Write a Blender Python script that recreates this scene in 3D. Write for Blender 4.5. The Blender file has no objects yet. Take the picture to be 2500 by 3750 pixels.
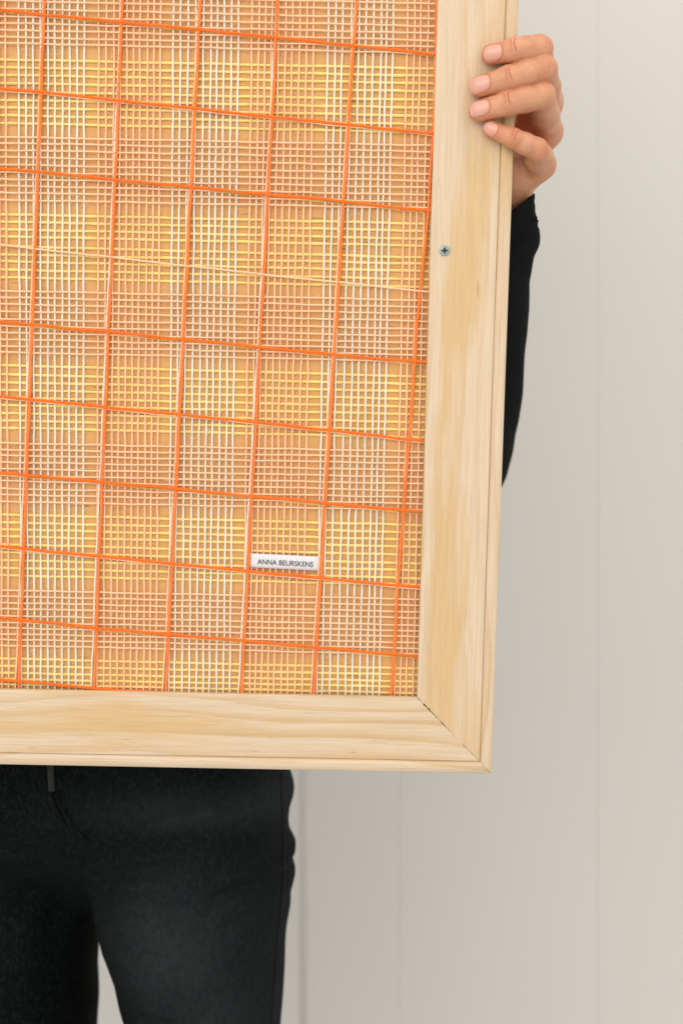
import bpy, bmesh, math, random
import numpy as np
from mathutils import Matrix, Vector
from mathutils.bvhtree import BVHTree

rnd = random.Random(7)
rng = np.random.default_rng(11)
S = bpy.context.scene
COL = S.collection

# ------------------------------------------------------------------ camera, light, exposure
CAM_H = 1.0
FPX = 50.0 / 36.0 * 3750.0            # focal length in photograph pixels
cam = bpy.data.cameras.new("camera")
cam.sensor_fit = 'VERTICAL'; cam.sensor_height = 36.0; cam.lens = 50.0
cam.clip_start = 0.02; cam.clip_end = 100.0
cam.dof.use_dof = True; cam.dof.focus_distance = 0.795; cam.dof.aperture_fstop = 7.1
cam_o = bpy.data.objects.new("camera", cam); COL.objects.link(cam_o)
cam_o.location = (0, 0, CAM_H); cam_o.rotation_euler = (math.radians(90), 0, 0)
S.camera = cam_o

world = bpy.data.worlds.new("World"); S.world = world; world.use_nodes = True
bg = world.node_tree.nodes["Background"]
bg.inputs[0].default_value = (1.0, 0.985, 0.96, 1); bg.inputs[1].default_value = 0.88


def area(name, loc, target, size, size_y, power, colour):
    l = bpy.data.lights.new(name, 'AREA'); l.shape = 'RECTANGLE'
    l.size = size; l.size_y = size_y; l.energy = power; l.color = colour
    o = bpy.data.objects.new(name, l); COL.objects.link(o)
    o.location = loc
    o.rotation_euler = (Vector(target) - Vector(loc)).to_track_quat('-Z', 'Y').to_euler()
    return o


area("window_light", (-0.8, -1.7, 1.9), (0.1, 1.0, 1.0), 2.4, 1.8, 27.0, (1.0, 0.94, 0.85))
area("ceiling_light", (0.9, 0.2, 2.55), (0.5, 1.5, 1.5), 1.2, 0.8, 4.0, (1.0, 0.80, 0.56))

S.view_settings.view_transform = 'Standard'; S.view_settings.look = 'None'
S.view_settings.exposure = 0.36; S.view_settings.gamma = 1.0
S.view_settings.use_curve_mapping = False
S.render.engine = 'CYCLES'
S.cycles.use_denoising = True
S.cycles.max_bounces = 8; S.cycles.diffuse_bounces = 4
S.cycles.caustics_reflective = False; S.cycles.caustics_refractive = False

# ------------------------------------------------------------------ pixel helpers
D0 = 0.81


def rot(rx, ry, rz):
    cx, sx, cy, sy, cz, sz = math.cos(rx), math.sin(rx), math.cos(ry), math.sin(ry), math.cos(rz), math.sin(rz)
    a = np.array([[1, 0, 0], [0, cx, -sx], [0, sx, cx]])
    b = np.array([[cy, 0, sy], [0, 1, 0], [-sy, 0, cy]])
    c = np.array([[cz, -sz, 0], [sz, cz, 0], [0, 0, 1]])
    return a @ b @ c


RC = rot(*[math.radians(a) for a in (6.1137, -0.7720, 1.3241)])
TOW = np.array([[1, 0, 0], [0, 0, 1], [0, -1, 0]], float)       # camera axes (right, down, forward) to world
P0W = TOW @ np.array([0, 0, D0]) + np.array([0, 0, CAM_H])
AX = np.stack([TOW @ RC[:, 0], -(TOW @ RC[:, 1]), -(TOW @ RC[:, 2])], 1)   # frame axes: right, up, towards viewer
FM = Matrix([[*AX[0], P0W[0]], [*AX[1], P0W[1]], [*AX[2], P0W[2]], [0, 0, 0, 1]])


def ray(px, py):
    return TOW @ np.array([(px - 1250) / FPX, (py - 1875) / FPX, 1.0])


def pix(px, py, n=0.0):
    """photo pixel -> frame coordinates (metres) on the plane n in front of the frame face"""
    d = ray(px, py); o = np.array([0, 0, CAM_H])
    q = P0W + AX[:, 2] * n
    t = ((q - o) @ AX[:, 2]) / (d @ AX[:, 2])
    return AX.T @ (o + d * t - P0W)


def wp(px, py, depth):
    """photo pixel -> world point at a given distance along the view axis"""
    return np.array([0, 0, CAM_H]) + ray(px, py) * depth


# ------------------------------------------------------------------ materials
def mat(name):
    m = bpy.data.materials.new(name); m.use_nodes = True
    nt = m.node_tree
    b = nt.nodes["Principled BSDF"]
    return m, nt, b


def node(nt, kind, **kw):
    n = nt.nodes.new(kind)
    for k, v in kw.items():
        if k.startswith('i_'):
            key = k[2:].replace('_', ' ')
            n.inputs[key].default_value = v
        else:
            setattr(n, k, v)
    return n


def mixc(nt, fac, a, b, blend='MIX'):
    n = nt.nodes.new('ShaderNodeMix'); n.data_type = 'RGBA'; n.blend_type = blend
    for sock, v in ((n.inputs[0], fac), (n.inputs[6], a), (n.inputs[7], b)):
        if isinstance(v, (int, float)):
            sock.default_value = v
        elif isinstance(v, tuple):
            sock.default_value = (*v, 1) if len(v) == 3 else v
        else:
            nt.links.new(v, sock)
    return n.outputs[2]


def ramp(nt, src, stops):
    r = nt.nodes.new('ShaderNodeValToRGB')
    e = r.color_ramp.elements
    while len(e) < len(stops):
        e.new(0.5)
    for el, (p, c) in zip(e, stops):
        el.position = p
        el.color = (c, c, c, 1) if isinstance(c, (int, float)) else (*c, 1)
    nt.links.new(src, r.inputs[0])
    return r.outputs[0]


def vmap(nt, src, scale, loc=(0, 0, 0)):
    m = nt.nodes.new('ShaderNodeMapping')
    m.inputs['Scale'].default_value = scale; m.inputs['Location'].default_value = loc
    nt.links.new(src, m.inputs['Vector'])
    return m.outputs[0]


def noise(nt, vec, scale=1.0, detail=3.0, rough=0.5, dist=0.0):
    n = nt.nodes.new('ShaderNodeTexNoise')
    n.inputs['Scale'].default_value = scale; n.inputs['Detail'].default_value = detail
    n.inputs['Roughness'].default_value = rough; n.inputs['Distortion'].default_value = dist
    nt.links.new(vec, n.inputs['Vector'])
    return n.outputs['Fac']


def math_n(nt, op, a, b=None, c=None):
    n = nt.nodes.new('ShaderNodeMath'); n.operation = op
    for i, v in enumerate((a, b, c)):
        if v is None:
            continue
        if isinstance(v, (int, float)):
            n.inputs[i].default_value = v
        else:
            nt.links.new(v, n.inputs[i])
    return n.outputs[0]


def bump(nt, b, h, strength, dist):
    n = nt.nodes.new('ShaderNodeBump')
    n.inputs['Strength'].default_value = strength; n.inputs['Distance'].default_value = dist
    nt.links.new(h, n.inputs['Height'])
    nt.links.new(n.outputs[0], b.inputs['Normal'])
    return n


def objcoord(nt):
    t = nt.nodes.new('ShaderNodeTexCoord')
    return t.outputs['Object']


def wood_material(name, seed, pale, late, stain):
    m, nt, b = mat(name)
    o = objcoord(nt)
    sx = seed * 3.7
    # slow wander of the growth rings along the length (x), then rings across the width (y) and depth (z)
    w1 = noise(nt, vmap(nt, o, (2.2, 9, 9), (sx, seed, 0)), 1.0, 2.0, 0.45)
    w2 = noise(nt, vmap(nt, o, (9, 40, 40), (sx, 5, seed)), 1.0, 3.0, 0.55)
    sep = nt.nodes.new('ShaderNodeSeparateXYZ'); nt.links.new(o, sep.inputs[0])
    ring = math_n(nt, 'ADD', math_n(nt, 'MULTIPLY', sep.outputs[1], 95.0), math_n(nt, 'MULTIPLY', w1, 9.0))
    ring = math_n(nt, 'ADD', ring, math_n(nt, 'MULTIPLY', w2, 0.8))
    fr = math_n(nt, 'FRACT', ring)
    band = ramp(nt, fr, [(0.0, 0.08), (0.30, 0.05), (0.62, 0.45), (0.85, 0.85), (0.93, 0.9), (1.0, 0.08)])
    amp = ramp(nt, noise(nt, vmap(nt, o, (3, 22, 20), (seed, sx, 2)), 1.0, 2.0), [(0.36, 0.12), (0.66, 1.0)])
    bandf = math_n(nt, 'MULTIPLY', band, amp)
    c = mixc(nt, bandf, pale, late)
    # broad yellow stains with a soft edge
    st = ramp(nt, noise(nt, vmap(nt, o, (5, 34, 30), (7 + seed, 2, sx)), 1.0, 4.0, 0.55), [(0.47, 0.0), (0.57, 0.8)])
    c = mixc(nt, st, c, stain)
    # fine fibre streaks
    fb = noise(nt, vmap(nt, o, (22, 900, 700), (sx, 1, 1)), 1.0, 3.0, 0.6)
    c = mixc(nt, ramp(nt, fb, [(0.38, 0.0), (0.72, 0.34)]), c, tuple(v * 0.72 for v in late))
    # short dark resin dashes
    ds = noise(nt, vmap(nt, o, (70, 1500, 800), (3, sx, 1)), 1.0, 1.0, 0.5)
    dm = ramp(nt, noise(nt, vmap(nt, o, (18, 70, 70), (sx, 9, 4)), 1.0, 2.0), [(0.52, 0.0), (0.62, 1.0)])
    dash = math_n(nt, 'MULTIPLY', ramp(nt, ds, [(0.64, 0.0), (0.72, 0.55)]), dm)
    c = mixc(nt, dash, c, (0.30, 0.15, 0.055))
    nt.links.new(c, b.inputs['Base Color'])
    b.inputs['Roughness'].default_value = 0.55
    b.inputs['Specular IOR Level'].default_value = 0.35
    grain = noise(nt, vmap(nt, o, (120, 1400, 1400), (0, 0, 0)), 1.0, 4.0, 0.65)
    torn = noise(nt, vmap(nt, o, (350, 700, 700), (2, 0, 0)), 1.0, 3.0, 0.6)
    tm = ramp(nt, noise(nt, vmap(nt, o, (14, 50, 50), (1, sx, 0)), 1.0, 2.0), [(0.5, 0.1), (0.62, 1.0)])
    h = math_n(nt, 'ADD', math_n(nt, 'MULTIPLY', grain, 0.6), math_n(nt, 'MULTIPLY', math_n(nt, 'MULTIPLY', torn, tm), 0.9))
    bump(nt, b, h, 0.8, 0.00045)
    return m


PALE = (0.675, 0.535, 0.385); LATE = (0.56, 0.36, 0.165); STAIN = (0.615, 0.415, 0.195)
M_WOOD = [wood_material("pine_" + k, s, PALE, LATE, STAIN) for k, s in (("stile", 1.3), ("rail", 4.1), ("stile_far", 7.7), ("rail_far", 9.2))]


def yarn_material(name, colour, var=0.12, transl=0.0):
    m, nt, b = mat(name)
    o = objcoord(nt)
    n1 = noise(nt, vmap(nt, o, (60, 60, 60)), 1.0, 3.0)
    n2 = noise(nt, vmap(nt, o, (1100, 1100, 1100)), 1.0, 3.0, 0.6)
    dark = tuple(max(0.0, v * (1 - 1.7 * var)) for v in colour)
    lite = tuple(min(0.95, v * (1 + var) + 0.01) for v in colour)
    f = math_n(nt, 'ADD', math_n(nt, 'MULTIPLY', n1, 0.55), math_n(nt, 'MULTIPLY', n2, 0.45))
    nt.links.new(mixc(nt, ramp(nt, f, [(0.33, 0.0), (0.66, 1.0)]), dark, lite), b.inputs['Base Color'])
    b.inputs['Roughness'].default_value = 0.95
    b.inputs['Specular IOR Level'].default_value = 0.1
    b.inputs['Sheen Weight'].default_value = 0.12
    b.inputs['Sheen Roughness'].default_value = 0.6
    b.inputs['Subsurface Weight'].default_value = 0.0 if 'orange' in name else 0.6
    b.inputs['Subsurface Radius'].default_value = (1.0, 0.8, 0.6)
    b.inputs['Subsurface Scale'].default_value = 0.0007
    bump(nt, b, n2, 0.6, 0.0003)
    return m


M_ORANGE = yarn_material("orange_wool", (1.0, 0.162, 0.006), 0.07)
M_ORANGE_PALE = yarn_material("pale_orange_wool", (1.0, 0.215, 0.034), 0.09)
M_PEACH = yarn_material("peach_wool", (0.97, 0.565, 0.35), 0.05)
M_WHITE = yarn_material("white_wool", (0.77, 0.765, 0.68), 0.05)
M_YELLOW = yarn_material("yellow_wool", (0.93, 0.67, 0.215), 0.10)


def board_material():
    m, nt, b = mat("plywood_board")
    o = objcoord(nt)
    n1 = noise(nt, vmap(nt, o, (5, 12, 10)), 1.0, 4.0)
    n2 = noise(nt, vmap(nt, o, (60, 900, 900)), 1.0, 4.0, 0.6)
    c = mixc(nt, ramp(nt, n1, [(0.3, 0.0), (0.7, 1.0)]), (0.63, 0.335, 0.115), (0.69, 0.38, 0.14))
    c = mixc(nt, ramp(nt, n2, [(0.35, 0.0), (0.8, 0.4)]), c, (0.54, 0.265, 0.085))
    ds = noise(nt, vmap(nt, o, (60, 900, 900), (4, 2, 1)), 1.0, 1.0)
    dm = ramp(nt, noise(nt, vmap(nt, o, (9, 30, 30), (2, 9, 4)), 1.0, 2.0), [(0.6, 0.0), (0.68, 1.0)])
    c = mixc(nt, math_n(nt, 'MULTIPLY', ramp(nt, ds, [(0.66, 0.0), (0.72, 0.8)]), dm), c, (0.16, 0.06, 0.02))
    nt.links.new(c, b.inputs['Base Color'])
    b.inputs['Roughness'].default_value = 0.8
    bump(nt, b, n2, 0.4, 0.0003)
    return m


M_BOARD = board_material()


def wall_material():
    m, nt, b = mat("wall_paint")
    g = nt.nodes.new('ShaderNodeNewGeometry').outputs['Position']
    n1 = noise(nt, vmap(nt, g, (2.0, 2.0, 1.4)), 1.0, 3.0)
    n2 = noise(nt, vmap(nt, g, (26, 26, 9)), 1.0, 3.0)
    c = mixc(nt, ramp(nt, n1, [(0.3, 0.0), (0.7, 1.0)]), (0.62, 0.600, 0.560), (0.65, 0.628, 0.585))
    c = mixc(nt, ramp(nt, n2, [(0.45, 0.0), (0.8, 0.25)]), c, (0.625, 0.59, 0.54))
    nt.links.new(c, b.inputs['Base Color'])
    b.inputs['Roughness'].default_value = 0.55
    bump(nt, b, noise(nt, vmap(nt, g, (500, 500, 200)), 1.0, 3.0), 0.12, 0.0005)
    return m


M_WALL = wall_material()


def simple(name, colour, rough=0.6, metal=0.0, spec=0.5):
    m, nt, b = mat(name)
    b.inputs['Base Color'].default_value = (*colour, 1); b.inputs['Roughness'].default_value = rough
    b.inputs['Metallic'].default_value = metal; b.inputs['Specular IOR Level'].default_value = spec
    o = objcoord(nt)
    bump(nt, b, noise(nt, vmap(nt, o, (700, 700, 700)), 1.0, 2.0), 0.08, 0.0003)
    return m, nt, b


# ------------------------------------------------------------------ object helpers
def link(name, me, material, parent=None, smooth=True):
    if material is not None:
        me.materials.append(material)
    if smooth:
        me.polygons.foreach_set('use_smooth', [True] * len(me.polygons))
    o = bpy.data.objects.new(name, me); COL.objects.link(o)
    if parent is not None:
        o.parent = parent
    return o


def mesh_from(name, v, f):
    me = bpy.data.meshes.new(name)
    me.from_pydata([tuple(map(float, p)) for p in v], [], f)
    me.update()
    return me


def mesh_np(name, v, quads):
    """fast quad mesh from numpy arrays"""
    me = bpy.data.meshes.new(name)
    v = np.asarray(v, np.float32); quads = np.asarray(quads, np.int32)
    me.vertices.add(len(v)); me.vertices.foreach_set('co', v.ravel())
    me.loops.add(quads.size); me.loops.foreach_set('vertex_index', quads.ravel())
    me.polygons.add(len(quads))
    me.polygons.foreach_set('loop_start', np.arange(0, quads.size, 4, dtype=np.int32))
    me.update(calc_edges=True); me.validate()
    return me


def box_mesh(name, x0, x1, y0, y1, z0, z1, bev=0.0, seg=2):
    bm = bmesh.new()
    bmesh.ops.create_cube(bm, size=1.0)
    for v in bm.verts:
        v.co = Vector((x0 if v.co.x < 0 else x1, y0 if v.co.y < 0 else y1, z0 if v.co.z < 0 else z1))
    if bev > 0:
        bmesh.ops.bevel(bm, geom=bm.edges[:] , offset=bev, segments=seg, affect='EDGES', profile=0.5)
    me = bpy.data.meshes.new(name); bm.to_mesh(me); bm.free()
    return me


# ------------------------------------------------------------------ the room: wall of painted boards, floor
WALL_Y = 1.52
wall_me = box_mesh("wall", -3.0, 3.0, WALL_Y + 0.012, WALL_Y + 0.10, 0.0, 2.7)
wall = link("wall", wall_me, M_WALL, smooth=False); wall["kind"] = "structure"
floor_me = box_mesh("floor", -3.0, 3.0, -2.5, WALL_Y + 0.1, -0.1, 0.0)
M_FLOOR, fnt, fb_ = simple("floor_paint", (0.60, 0.61, 0.62), 0.5)
floor = link("floor", floor_me, M_FLOOR, smooth=False); floor["kind"] = "structure"


def wall_x(px):
    return (px - 1250) / FPX * WALL_Y


edges = [30, 749, 1110, 1465, 2187]
step = 722
while wall_x(edges[0]) > -1.6:
    edges.insert(0, edges[0] - (361 if len(edges) % 3 == 0 else step))
while wall_x(edges[-1]) < 1.6:
    edges.append(edges[-1] + (361 if len(edges) % 3 == 0 else step))
for i in range(len(edges) - 1):
    gap = 0.00008
    x0, x1 = wall_x(edges[i]) + gap, wall_x(edges[i + 1]) - gap
    proud = 0.0
    bm = bmesh.new()
    bl = 0.0040 if edges[i] == 1110 else 0.0006          # eased long edges make the shallow groove
    br = 0.0024 if edges[i + 1] == 1110 else 0.0006
    d0 = WALL_Y - proud
    prof = [(x0, WALL_Y + 0.0115), (x0, d0 + bl * 0.35), (x0 + bl * 0.4, d0 + bl * 0.2), (x0 + bl, d0),
            (x1 - br, d0), (x1 - br * 0.4, d0 + br * 0.2), (x1, d0 + br * 0.35), (x1, WALL_Y + 0.0115)]
    lo = [bm.verts.new((x, y, 0.004)) for x, y in prof]
    hi = [bm.verts.new((x, y, 2.69)) for x, y in prof]
    for k in range(len(prof)):
        bm.faces.new((lo[k], lo[(k + 1) % len(prof)], hi[(k + 1) % len(prof)], hi[k]))
    bm.faces.new(lo[::-1]); bm.faces.new(hi)
    bmesh.ops.recalc_face_normals(bm, faces=bm.faces[:])
    me = bpy.data.meshes.new("wall_board"); bm.to_mesh(me); bm.free()
    link("wall_board", me, M_WALL, wall, smooth=False)

# a slim rounded bead covers one of the joints
bm = bmesh.new()
bp = [(wall_x(1097) + (wall_x(1123) - wall_x(1097)) * (0.5 - 0.5 * math.cos(a)), WALL_Y + 0.0005 - 0.0022 * math.sin(a)) for a in np.linspace(0, math.pi, 9)]
lo = [bm.verts.new((x, y, 0.005)) for x, y in bp]; hi = [bm.verts.new((x, y, 2.688)) for x, y in bp]
for k in range(8):
    bm.faces.new((lo[k], lo[k + 1], hi[k + 1], hi[k]))
bm.faces.new(lo); bm.faces.new(hi)
bmesh.ops.recalc_face_normals(bm, faces=bm.faces[:])
me = bpy.data.meshes.new("cover_bead"); bm.to_mesh(me); bm.free()
link("cover_bead", me, M_WALL, wall)

# ------------------------------------------------------------------ framed weaving
U_IN, U_OUT = 0.0462, 0.0907          # right member, inner and outer edge (frame coordinates)
V_IN, V_OUT = -0.1068, -0.1512        # bottom member (up axis)
MEM = 0.0445
UC = -0.165                           # centre line of the frame
UL_OUT = 2 * UC - U_OUT; UL_IN = 2 * UC - U_IN
V_TOP = V_OUT + 0.80; VT_IN = V_TOP - MEM

art = bpy.data.objects.new("framed_weaving", None); COL.objects.link(art)
base = np.array([UC, V_OUT, 0.0])
art.matrix_world = FM @ Matrix.Translation(Vector(base))
art.empty_display_size = 0.05
art["label"] = "pine framed open yarn grid of orange, peach, white and yellow threads over plywood"
art["category"] = "artwork"


def loc(p):                            # frame coordinates -> coordinates under the artwork's empty
    return np.asarray(p, float) - base


# moulding profile: w across from the inner edge, n towards the viewer
PROF = [(0.0, -0.0026), (0.0, -0.0007), (0.0003, -0.0002), (0.0009, 0.0)]
PROF += [(0.0009 + (0.0364 - 0.0009) * t, 0.0) for t in np.linspace(0, 1, 30)[1:]]
PROF += [(0.0370, -0.0001), (0.0372, -0.0004), (0.0373, -0.0011), (0.03742, -0.0011), (0.0375, -0.0008), (0.0382, -0.0003), (0.0390, 0.0004), (0.0396, 0.0006),
         (0.0440, -0.0002), (0.0443, -0.0005), (0.0445, -0.0010), (0.0445, -0.0210), (0.0440, -0.0215), (0.0115, -0.0215), (0.0115, -0.0026)]


def member(name, length_in, material, chip_seed):
    """mitred moulding: local x along the inner edge 0..length_in, local y outward, local z to the viewer"""
    r = random.Random(chip_seed)
    n = len(PROF); ns = 24
    vs, fs = [], []
    for j in range(ns + 1):
        t = j / ns
        for k, (w, z) in enumerate(PROF):
            x = -w * (1 - t) + (length_in + w) * t
            if j in (0, ns) and z > -0.0012:
                inner = max(0.0, 1 - w / 0.022)
                chip = 0.00001 + (0.00006 + r.random() ** 2 * 0.0008) * min(1.0, inner * 1.6) + r.random() ** 5 * 0.0003
                x += chip if j == 0 else -chip
            elif j in (0, ns):
                x += 0.00002 if j == 0 else -0.00002
            wob = 0.00012 * math.sin(9 * t + chip_seed) if 0.03 < w < 0.0385 else 0.0
            vs.append((x, w + wob, z))
    for j in range(ns):
        for k in range(n):
            a, b_ = j * n + k, j * n + (k + 1) % n
            fs.append((a, b_, b_ + n, a + n))
    fs.append(tuple(range(n))[::-1]); fs.append(tuple(ns * n + k for k in range(n)))
    me = mesh_from(name, vs, fs)
    bm = bmesh.new(); bm.from_mesh(me); bmesh.ops.recalc_face_normals(bm, faces=bm.faces[:])
    bm.to_mesh(me); bm.free()
    o = link(name, me, material, art)
    me.set_sharp_from_angle(angle=math.radians(40))
    return o


H_IN = VT_IN - V_IN; W_IN = U_IN - UL_IN
# right stile: inner edge runs up from the lower corner; local x = up, y = right, z = viewer needs a mirror-free basis


def place(o, origin, ex, ey):
    ez = np.cross(ex, ey)
    p = loc(origin)
    o.matrix_local = Matrix([[ex[0], ey[0], ez[0], p[0]], [ex[1], ey[1], ez[1], p[1]], [ex[2], ey[2], ez[2], p[2]], [0, 0, 0, 1]])


def X(*a):
    return np.array(a, float)


place(member("frame_rail", W_IN, M_WOOD[1], 3), X(U_IN, V_IN, 0), X(-1, 0, 0), X(0, -1, 0))
place(member("frame_stile", H_IN, M_WOOD[0], 5), X(U_IN, VT_IN, 0), X(0, -1, 0), X(1, 0, 0))
place(member("frame_rail", W_IN, M_WOOD[3], 8), X(UL_IN, VT_IN, 0), X(1, 0, 0), X(0, 1, 0))
place(member("frame_stile", H_IN, M_WOOD[2], 9), X(UL_IN, V_IN, 0), X(0, 1, 0), X(-1, 0, 0))
# backing board in the rebate
NB = -0.0069
bme = box_mesh("backing_board", UL_IN - 0.0105 - base[0], U_IN + 0.0105 - base[0], V_IN - 0.0105 - base[1], VT_IN + 0.0105 - base[1], NB - 0.004, NB)
link("backing_board", bme, M_BOARD, art, smooth=False)

# ---- yarns
N_OH, N_OV, N_PH, N_V, N_Y = -0.0036, -0.0040, -0.0046, -0.0053, -0.0063
FUZZ = {}


def smooth_noise(n, scale, amp):
    """random walk-free 1D wobble: a few sines with random phase"""
    t = np.arange(n) * scale
    y = np.zeros(n)
    for k in range(1, 6):
        y += np.sin(t * k * rnd.uniform(0.7, 1.3) + rnd.uniform(0, 6.28)) / k
    return y * amp


def tube(path, rad, sides, ply=1, pitch=0.005, fold=0.37):
    """path (n,3) in frame coordinates, rad (n,) -> verts, quads of a yarn of one or more twisted plies"""
    n = len(path)
    d = np.gradient(path, axis=0); d /= np.linalg.norm(d, axis=1)[:, None]
    zax = np.array([0, 0, 1.0])
    s = np.cross(d, zax); s /= np.linalg.norm(s, axis=1)[:, None]
    up = np.cross(s, d)
    arc = np.concatenate([[0], np.cumsum(np.linalg.norm(np.diff(path, axis=0), axis=1))])
    V, Q = [], []
    off = 0
    for p in range(ply):
        if ply > 1:
            ph = 2 * math.pi * (arc / pitch + p / ply)
            c = path + (s * np.cos(ph)[:, None] + up * np.sin(ph)[:, None]) * (rad * fold)[:, None]
            r = rad * 0.70
        else:
            c, r = path, rad
        a = np.arange(sides) / sides * 2 * math.pi
        ring = c[:, None, :] + (s[:, None, :] * np.cos(a)[None, :, None] + up[:, None, :] * np.sin(a)[None, :, None]) * r[:, None, None]
        V.append(ring.reshape(-1, 3))
        i = np.arange(n - 1)[:, None] * sides; k = np.arange(sides)[None, :]; k2 = (k + 1) % sides
        Q.append(np.stack([i + k, i + k2, i + sides + k2, i + sides + k], -1).reshape(-1, 4) + off)
        off += n * sides
    return np.concatenate(V), np.concatenate(Q)


def yarn(name, pts, r, material, wob=0.00022, step=0.003, sides=6, ply=1, pitch=0.005, thick=0.10, fuzz=120, flen=0.0026):
    """pts: list of frame-coordinate points the yarn runs through"""
    pts = np.array(pts, float)
    seg = np.linalg.norm(np.diff(pts, axis=0), axis=1); cum = np.concatenate([[0], np.cumsum(seg)])
    n = max(8, int(cum[-1] / step))
    t = np.linspace(0, cum[-1], n)
    path = np.stack([np.interp(t, cum, pts[:, k]) for k in range(3)], 1)
    d = pts[-1] - pts[0]; d /= np.linalg.norm(d)
    side = np.array([-d[1], d[0], 0.0])
    sc = step * 95
    path += side[None, :] * smooth_noise(n, sc, wob * 0.55)[:, None]
    path[:, 2] += smooth_noise(n, sc, wob * 0.25)
    rad = r * (1 + smooth_noise(n, step * 420, thick * 0.5))
    v, q = tube(path - base, rad, sides, ply, pitch)
    me = mesh_np(name, v, q)
    o = link(name, me, material, art)
    # loose fibres standing off the yarn
    m = int(fuzz * cum[-1])
    if m:
        idx = rng.integers(1, n - 1, m)
        p0 = path[idx] + side[None, :] * rng.uniform(-0.8, 0.8, (m, 1)) * r
        p0[:, 2] += rng.uniform(-0.2, 0.7, m) * r
        FUZZ.setdefault(material.name, (material, []))[1].append((p0, np.repeat(side[None, :], m, 0), np.repeat(d[None, :], m, 0), np.full(m, flen)))
    return o


U0, U1 = UL_IN - 0.008, U_IN + 0.008
V0, V1 = V_IN - 0.008, VT_IN + 0.008


def hline(yl, yr, n, xl=331, xr=1454):
    a, b_ = pix(xl, yl, n), pix(xr, yr, n)
    k = (b_[1] - a[1]) / (b_[0] - a[0])
    return a[1] - k * a[0], k                    # v at u=0, slope


def h_yarn(name, c, k, n, *a, **kw):
    pts = [(u, c + k * u, n) for u in np.linspace(U0, U1, 7)]
    if pts[-1][1] < V_IN - 0.004 and pts[0][1] < V_IN - 0.004:
        return None
    return yarn(name, pts, *a, **kw)


def v_yarn(name, c, k, n, *a, **kw):
    pts = [(c + k * v, v, n) for v in np.linspace(V0, V1, 9)]
    return yarn(name, pts, *a, **kw)


# horizontal yarns: photo rows at x=331 and x=1454
PH = [(-15, 10), (10, 37), (39, 65.5), (67, 93), (92, 119), (117, 145), (143, 169), (165, 192),
      (508, 530), (530, 553.6), (556, 579), (582, 606.5), (610, 635), (637, 660), (662, 685), (687, 712), (711.6, 738), (738, 760),
      (1072, 1098), (1096, 1123), (1121, 1147.6), (1147, 1174), (1176, 1203), (1201, 1230), (1225, 1254), (1250, 1277), (1274, 1299), (1297, 1322),
      (1629, 1652), (1652, 1674), (1674, 1696), (1698.5, 1721), (1723, 1746), (1747.6, 1770), (1768, 1796), (1796, 1820), (1818, 1843), (1843, 1866),
      (2168.5, 2193), (2191, 2215.5), (2214, 2239), (2236, 2262), (2262, 2288), (2286, 2309), (2306, 2330), (2328, 2352), (2348.5, 2373), (2370, 2394)]
YH = [(225, 248.5), (253, 276), (281, 303.6), (311, 333), (342, 364.6), (372, 393), (400, 423), (429.5, 454), (458, 483),
      (792, 817), (819, 844), (847, 873), (873, 898.5), (910, 941), (939, 964), (964.6, 991), (995, 1021), (1022.6, 1049),
      (1346, 1376.5), (1378.6, 1405), (1407, 1432), (1435, 1460), (1463, 1488), (1490, 1516), (1520, 1545), (1547, 1573), (1573.5, 1600),
      (1892, 1921), (1921, 1948), (1946, 1975), (1972, 2001), (2002, 2031), (2030, 2062), (2059, 2087), (2087, 2116), (2114, 2140),
      (2419, 2446), (2445, 2470), (2470.5, 2494), (2493, 2514), (2512, 2537), (2535, 2560)]
per_h = pix(331, 225, N_PH)[1] - pix(331, 792, N_PH)[1]
ph = [hline(a, b_, N_PH) for a, b_ in PH]
yh = [hline(a, b_, N_Y) for a, b_ in YH]
k_top = ph[7][1]
more = []
for rep in (1, 2, 3, 4):
    for c, k in ph[8:18]:
        more.append((c + per_h * rep, k))
ph += [m_ for m_ in more if m_[0] > ph[0][0] + 0.002 and m_[0] < VT_IN + 0.004]
more = []
for rep in (1, 2, 3, 4):
    for c, k in yh[:9]:
        more.append((c + per_h * rep, k))
yh += [m_ for m_ in more if m_[0] < VT_IN + 0.004]
for c, k in yh:
    h_yarn("yellow_yarn", c, k, N_Y, 0.00080, M_YELLOW, wob=0.00018, thick=0.22, fuzz=900, flen=0.0017)
for c, k in ph:
    h_yarn("peach_yarn", c, k, N_PH, 0.00050, M_PEACH, fuzz=420)

# vertical yarns: photo columns at y=305 and y=2445
WV = [(70, 79), (96.5, 103), (123, 127), (149, 151), (177, 176.5), (202, 202), (230, 228), (256, 253), (284, 279), (309, 304),
      (634, 619), (660, 640), (688, 667), (716, 694), (744, 720), (771, 744.5), (794, 767), (819, 794), (846, 819), (871, 842),
      (1198, 1160), (1225, 1180.5), (1250, 1208), (1283, 1238), (1310, 1266), (1336, 1291), (1363, 1318), (1392, 1345), (1411, 1367), (1435, 1390)]
PV = [(-3, 9), (21.7, 33),
      (362, 356), (389, 381), (417.5, 406), (441, 429), (465, 455), (490, 479.5), (513, 502), (541, 527), (564, 550), (587, 573),
      (920, 891), (945.5, 915), (969, 936), (993, 958), (1017, 983), (1043, 1004), (1067.5, 1031), (1094, 1054), (1120, 1081.6), (1145, 1108),
      (1487, 1445), (1513, 1467), (1535, 1489), (1563, 1514), (1590, 1537)]


def vline(xt, xb, n, yt=305, yb=2445):
    a, b_ = pix(xt, yt, n), pix(xb, yb, n)
    k = (b_[0] - a[0]) / (b_[1] - a[1])
    return a[0] - k * a[1], k


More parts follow.
